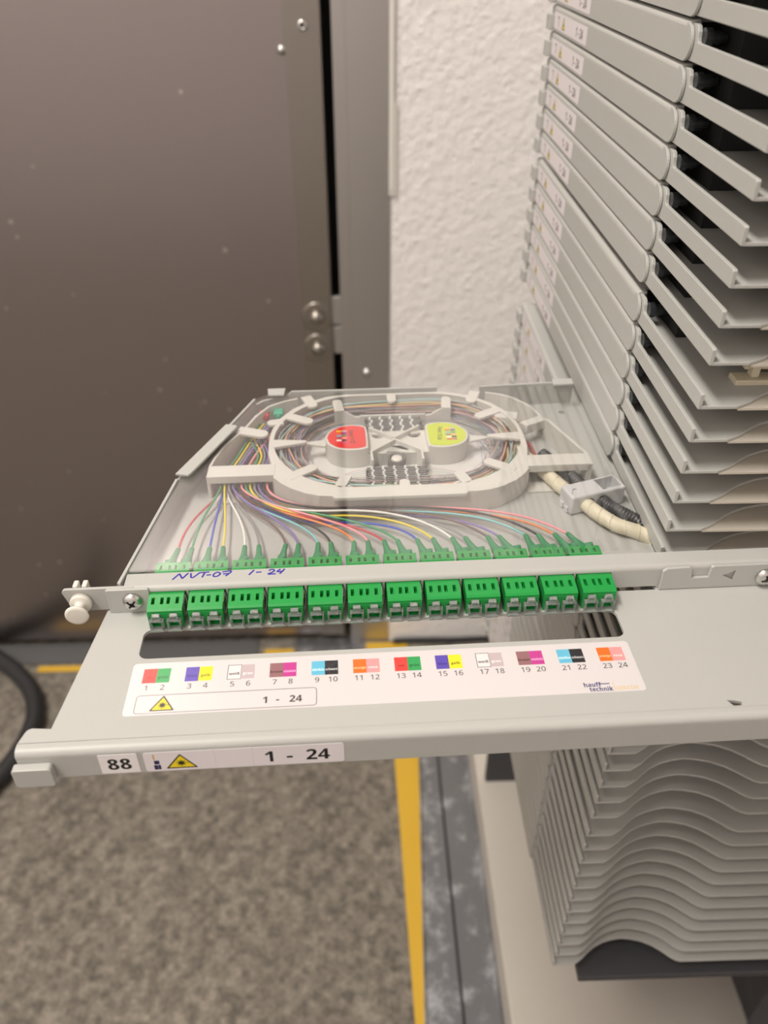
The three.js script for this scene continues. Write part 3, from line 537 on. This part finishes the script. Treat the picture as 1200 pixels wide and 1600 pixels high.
// ------------------------------------------------------------------ cables and their clamp on the right of the tray
{
  const white = [[76, 4, -128], [80, 4, -116], [86.3, 4.2, -101.8], [90.8, 4.2, -90.3], [97.0, 4.2, -79], [102.3, 4.2, -68.6], [108, 3.9, -61.4], [113, 3.2, -59.2], [118, 1.6, -57], [124, -2.5, -55]];
  const wc = thing('white_cable', 'cream white spiral-wrapped fibre cable held by the grey clamp', 'cable'); onTray(wc);
  obj('sheath', tube(white, 3.1, 80, 14), M.cream, wc);
  { const c = new THREE.CatmullRomCurve3(white.map((p) => V(...p)), false, 'centripetal'), wr = [];
    const fr = c.computeFrenetFrames(400), pts = []; for (let k = 60; k <= 400; k++) { const p = c.getPointAt(k / 400), a = k * 0.26; pts.push([p.x + 3.12 * (fr.normals[k].x * Math.cos(a) + fr.binormals[k].x * Math.sin(a)), p.y + 3.12 * (fr.normals[k].y * Math.cos(a) + fr.binormals[k].y * Math.sin(a)), p.z + 3.12 * (fr.normals[k].z * Math.cos(a) + fr.binormals[k].z * Math.sin(a))]); }
    obj('spiral_wrap', tube(pts, 0.22, 700, 5), M.cream, wc); }
  const black = [[88, 4, -118], [93, 4, -108], [96.6, 4.2, -99.5], [99.4, 4.2, -92], [104.6, 4.2, -81], [110.1, 4, -72], [114, 3.2, -69], [119, 1.4, -65.5], [125, -2.5, -62]];
  const bc = thing('black_cable', 'black corrugated fibre conduit running beside the cream cable through the clamp', 'cable'); onTray(bc);
  { const g = tube(black, 2.8, 260, 14), p = g.attributes.position, c = new THREE.CatmullRomCurve3(black.map((q) => V(...q)), false, 'centripetal');
    for (let k = 0; k < p.count; k++) { const ring = Math.floor(k / 15), q = c.getPointAt(Math.min(1, ring / 260)), s = 1 + (ring % 5 < 2 ? 0.07 : 0); p.setXYZ(k, q.x + (p.getX(k) - q.x) * s, q.y + (p.getY(k) - q.y) * s, q.z + (p.getZ(k) - q.z) * s); }
    g.computeVertexNormals(); obj('sheath', g, std([0.035, 0.036, 0.04], { roughness: 0.4 }), bc); }
  tag(onTray(obj('buffer_tube', tube([[78.5, 3.6, -134], [83.8, 4, -127], [84.5, 4, -119], [86, 4, -110]], 0.9, 20, 8), std([0.30, 0.04, 0.035], { roughness: 0.4 }))), 'thin dark red buffer tube entering the ring beside the right comb bar', 'tube');
  const cl = thing('cable_clamp', 'grey plastic cable clamp holding the cream and black cables on the open tray', 'clamp'); onTray(cl, 103, 0, -83.5);
  // clamp frame: u along its long side, across the cables
  const bodyG = () => { let g = box(-14, 12.6, 0.2, 9.4, -5.2, 5.2, 1.0); g = g.toNonIndexed();
    return cut(g, box(1.6, 11.2, 3.5, 14, -3.8, 3.8), cyl(3.4, 3.4, 14, 0, -7, 0, 20).rotateX(Math.PI / 2).translate(-5.8, 4.2, 0), cyl(3.2, 3.2, 14, 0, -7, 0, 20).rotateX(Math.PI / 2).translate(1.2, 4.2, 0)); };
  const turn = rad(17);
  obj('clamp_body', bodyG().rotateY(turn), M.clampPlastic, cl);
  obj('clamp_ridge', [box(-14.6, -13, 0.2, 3.2, -3.4, -1, 0.3), box(-14.6, -13, 0.2, 3.2, 0.6, 3, 0.3), tube([[-12.4, 9.4, 1.6], [-11, 9.7, -0.6], [-9, 9.7, -0.4], [-8.2, 9.4, 1.8]], 0.4, 16, 6)].map((g) => g.rotateY(turn)), M.clampPlastic, cl);
  obj('screw', crossHead.clone().scale(0.75, 0.75, 0.75).translate(6.6, 3.5, 0).rotateY(turn), M.steel, cl);
}
// clear cover over the cassette and pigtails
{
  const o = onTray(thing('clear_cover', 'clear acrylic cover sheet lying over the splice cassette and coloured pigtails', 'cover'));
  obj('pane', slab([[-86.6, -35.6], [-75.6, -96.2], [-57.8, -139], [-46.8, -165.8], [-40.6, -170.6], [112, -170.6], [112, -35.6]].reverse(), 11.45, 12.4), M.pane, o);
}

// ------------------------------------------------------------------ closed trays in the rack
const labelTex = canvasTex(700, 72, (x, w, h) => {
  x.fillStyle = '#e2dcde'; x.fillRect(0, 0, w, h); x.fillStyle = '#8a8486'; x.font = 'bold 46px sans-serif'; x.textBaseline = 'middle';
  x.fillRect(86, 14, 34, 8); x.fillRect(108, 22, 10, 36); laser(x, 222, 12, 60, 30);
  x.fillStyle = '#4b4749'; x.font = 'bold 56px sans-serif'; x.fillText('1 - 24', 490, h * 0.54, 170);
});
const labelMat = new THREE.MeshPhysicalMaterial({ map: labelTex, roughness: 0.4 });
function makeClosed() {
  const o = new THREE.Group(), XE = 122, B = M.powder;
  obj('deck', slab([[-111, 31.6], [-108, 25.7], [-101.9, 26.3], [-95.1, -28], [-49, -166], [-40, -173], [112, -173], [112, 31.6]].reverse(), -1.2, 0), B, o);
  obj('lip', lipGeometry(XE), B, o);
  obj('end_tab', box(-112.4, -103, -12.6, -4.6, 35.5, 38.4, 0.6), B, o);
  const arcCut = [[194, 20.4], [192.6, 17.6], [190.4, 14], [186.8, 9.6], [183.4, 4.6], [180.6, -1.6], [179, -8], [178.2, -14], [178.8, -20], [180.4, -27], [183.4, -33.5], [187, -38.6], [190.6, -42.6], [193, -46], [194, -49]];
  obj('arm_plate', slab([[112, 33.6], [193.4, 33.6], [194, 33], ...arcCut, [194, -130], [112, -130]], -12.2, -11, [], 0.2), B, o);
  obj('under_plate', slab([[150, 19.6], [193.4, 19.6], [193.4, -128], [150, -128]].reverse(), -13.1, -12.3), std([0.52, 0.48, 0.41], { roughness: 0.5 }), o);
  obj('cable_block', box(98, 138, -10.9, -1.4, -125, 24), M.dark, o);
  obj('side_wall', plate([[111, -12], [194, -12], [194, -6.6], [193.4, -6.0], [125.4, -6.0], [124.6, -5.6], [124.2, -4.6], [123.9, -2.8], [122.6, -1.2], [121, -0.8], [111, -0.8]], 32.6, 34.1, [], 0.25), B, o);
  obj('pivot_bolt', [cyl(3.0, 3.0, 2.4, 0, 0, 0, 20), cyl(2.4, 2.4, 3.4, 0, 2.4, 0, 6), cyl(1.6, 1.6, 2, 0, 5.8, 0, 14)].map((g) => g.rotateX(-Math.PI / 2).translate(125.4, -4.4, 32.6)), M.blackSteel, o);
  const pts = rrect(-103, -23, -11.2, -3.2, 0.8), g = plate(pts, 35.5, 35.62), p = g.attributes.position, uv = new Float32Array(p.count * 2);
  for (let i = 0; i < p.count; i++) { uv[2 * i] = (p.getX(i) + 103) / 80; uv[2 * i + 1] = (p.getY(i) + 11.2) / 8; }
  g.setAttribute('uv', new THREE.BufferAttribute(uv, 2));
  obj('lip_label', g, labelMat, o, true);
  return o;
}
const closed0 = makeClosed();
let closedN = 0;
function closedTray(y, label, group) {
  const t = closedN++ ? closed0.clone() : closed0; t.name = numbered('closed_tray'); scene.add(t);
  tag(t, label, 'tray', group); t.position.set(0.150, y, -0.438); t.rotation.y = -Math.PI / 2; return t;
}
for (let k = 13; k >= -1; k--) {                        // above the open tray, k = 13 lies right on top of it
  const y = k >= 8 ? 0.0158 + (13 - k) * 0.0134 : 0.0994 + (7 - k) * 0.01333, n = 14 - k;
  const lab = n === 1 ? 'closed grey tray lying directly above the open tray, lowest of the upper stack' : n === 6 ? 'sixth closed grey tray above the open tray, just under the wide gap' : n === 7 ? 'seventh closed grey tray above the open tray, just over the wide gap' : n === 15 ? 'topmost closed grey tray, cut off by the upper edge of the photo' : `${ordinals[n - 1]} closed grey tray above the open tray in the upper stack`;
  closedTray(y, lab, 'closed trays above the open tray');
}
for (let k = 0; k < 24; k++) {
  const y = -0.0145 - k * 0.0134 - (k >= 12 ? 0.0033 : 0);
  const low = closedTray(y, k === 0 ? 'closed grey tray lying directly below the open tray' : k === 23 ? 'lowest closed grey tray at the bottom of the rack stack' : `${ordinals[k]} closed grey tray below the open tray`, 'closed trays below the open tray');
  low.remove(low.children.find((c) => c.name === 'under_plate'));
}
// pale plastic bits lying in two of the upper trays
for (const [y, x, z, lab] of [[0.0702, 0.1345, -0.262, 'pale plastic cable bracket on the tray just below the wide gap, near its scooped edge'], [0.1032, 0.150, -0.262, 'pale plastic cable bracket on the second tray above the wide gap']]) {
  const o = thing('cable_bracket', lab, 'bracket', 'pale brackets between the closed trays'); o.position.set(x, y + 0.0005, z);
  obj('bracket_base', box(0, 40, 0.4, 3, -4, 3, 0.6), M.cream, o);
  obj('bracket_post', box(6, 9, 3, 8, -3, 1, 0.5), M.cream, o); obj('bracket_post', box(15, 18, 3, 8, -3, 1, 0.5), M.cream, o);
  obj('bracket_beam', box(4, 40, 5.2, 7.4, -3.6, -1, 0.5), M.cream, o);
}
// rack body carrying the trays
{
  const r = thing('equipment_rack', 'equipment rack carrying the stack of trays, with a beige base rail on the floor', 'rack');
  const dk = std([0.05, 0.05, 0.055], { roughness: 0.6 });
  obj('base_rail', box(140, 380, F, F + 62, -860, -150, 2), std([0.56, 0.52, 0.46], { roughness: 0.5 }), r);
  obj('upright', box(330, 378, F + 62, 420, -620, -560, 2), dk, r);
  obj('upright', box(330, 378, F + 62, 420, -300, -240, 2), dk, r);
  obj('side_panel', box(378, 382, F + 62, 420, -640, -200), dk, r);
  obj('rear_panel', box(150, 380, F + 62, -362, -640, -632), dk, r);
  obj('shelf', box(136, 380, -362, -356, -632, -244, 1), dk, r);
}
// ------------------------------------------------------------------ luminaires
LAMPS.forEach(([x, z, w, l, i], k) => {
  const o = thing('ceiling_luminaire', 'ceiling luminaire above the viewer', 'lamp');
  o.position.set(x, CEILING, z);
  obj('housing', box(-w * 520, w * 520, -60, 0, -l * 510, l * 510, 4), std([0.75, 0.75, 0.73], { roughness: 0.5 }), o);
  const e = std([0.9, 0.9, 0.88], { roughness: 0.5, emissive: 0xffffff, emissiveIntensity: 1.2 }); e.emissive.copy(LAMP_COLOUR);
  obj('diffuser', box(-w * 500, w * 500, -72, -58, -l * 500, l * 500, 3), e, o);
});
renderer.render(scene, camera);
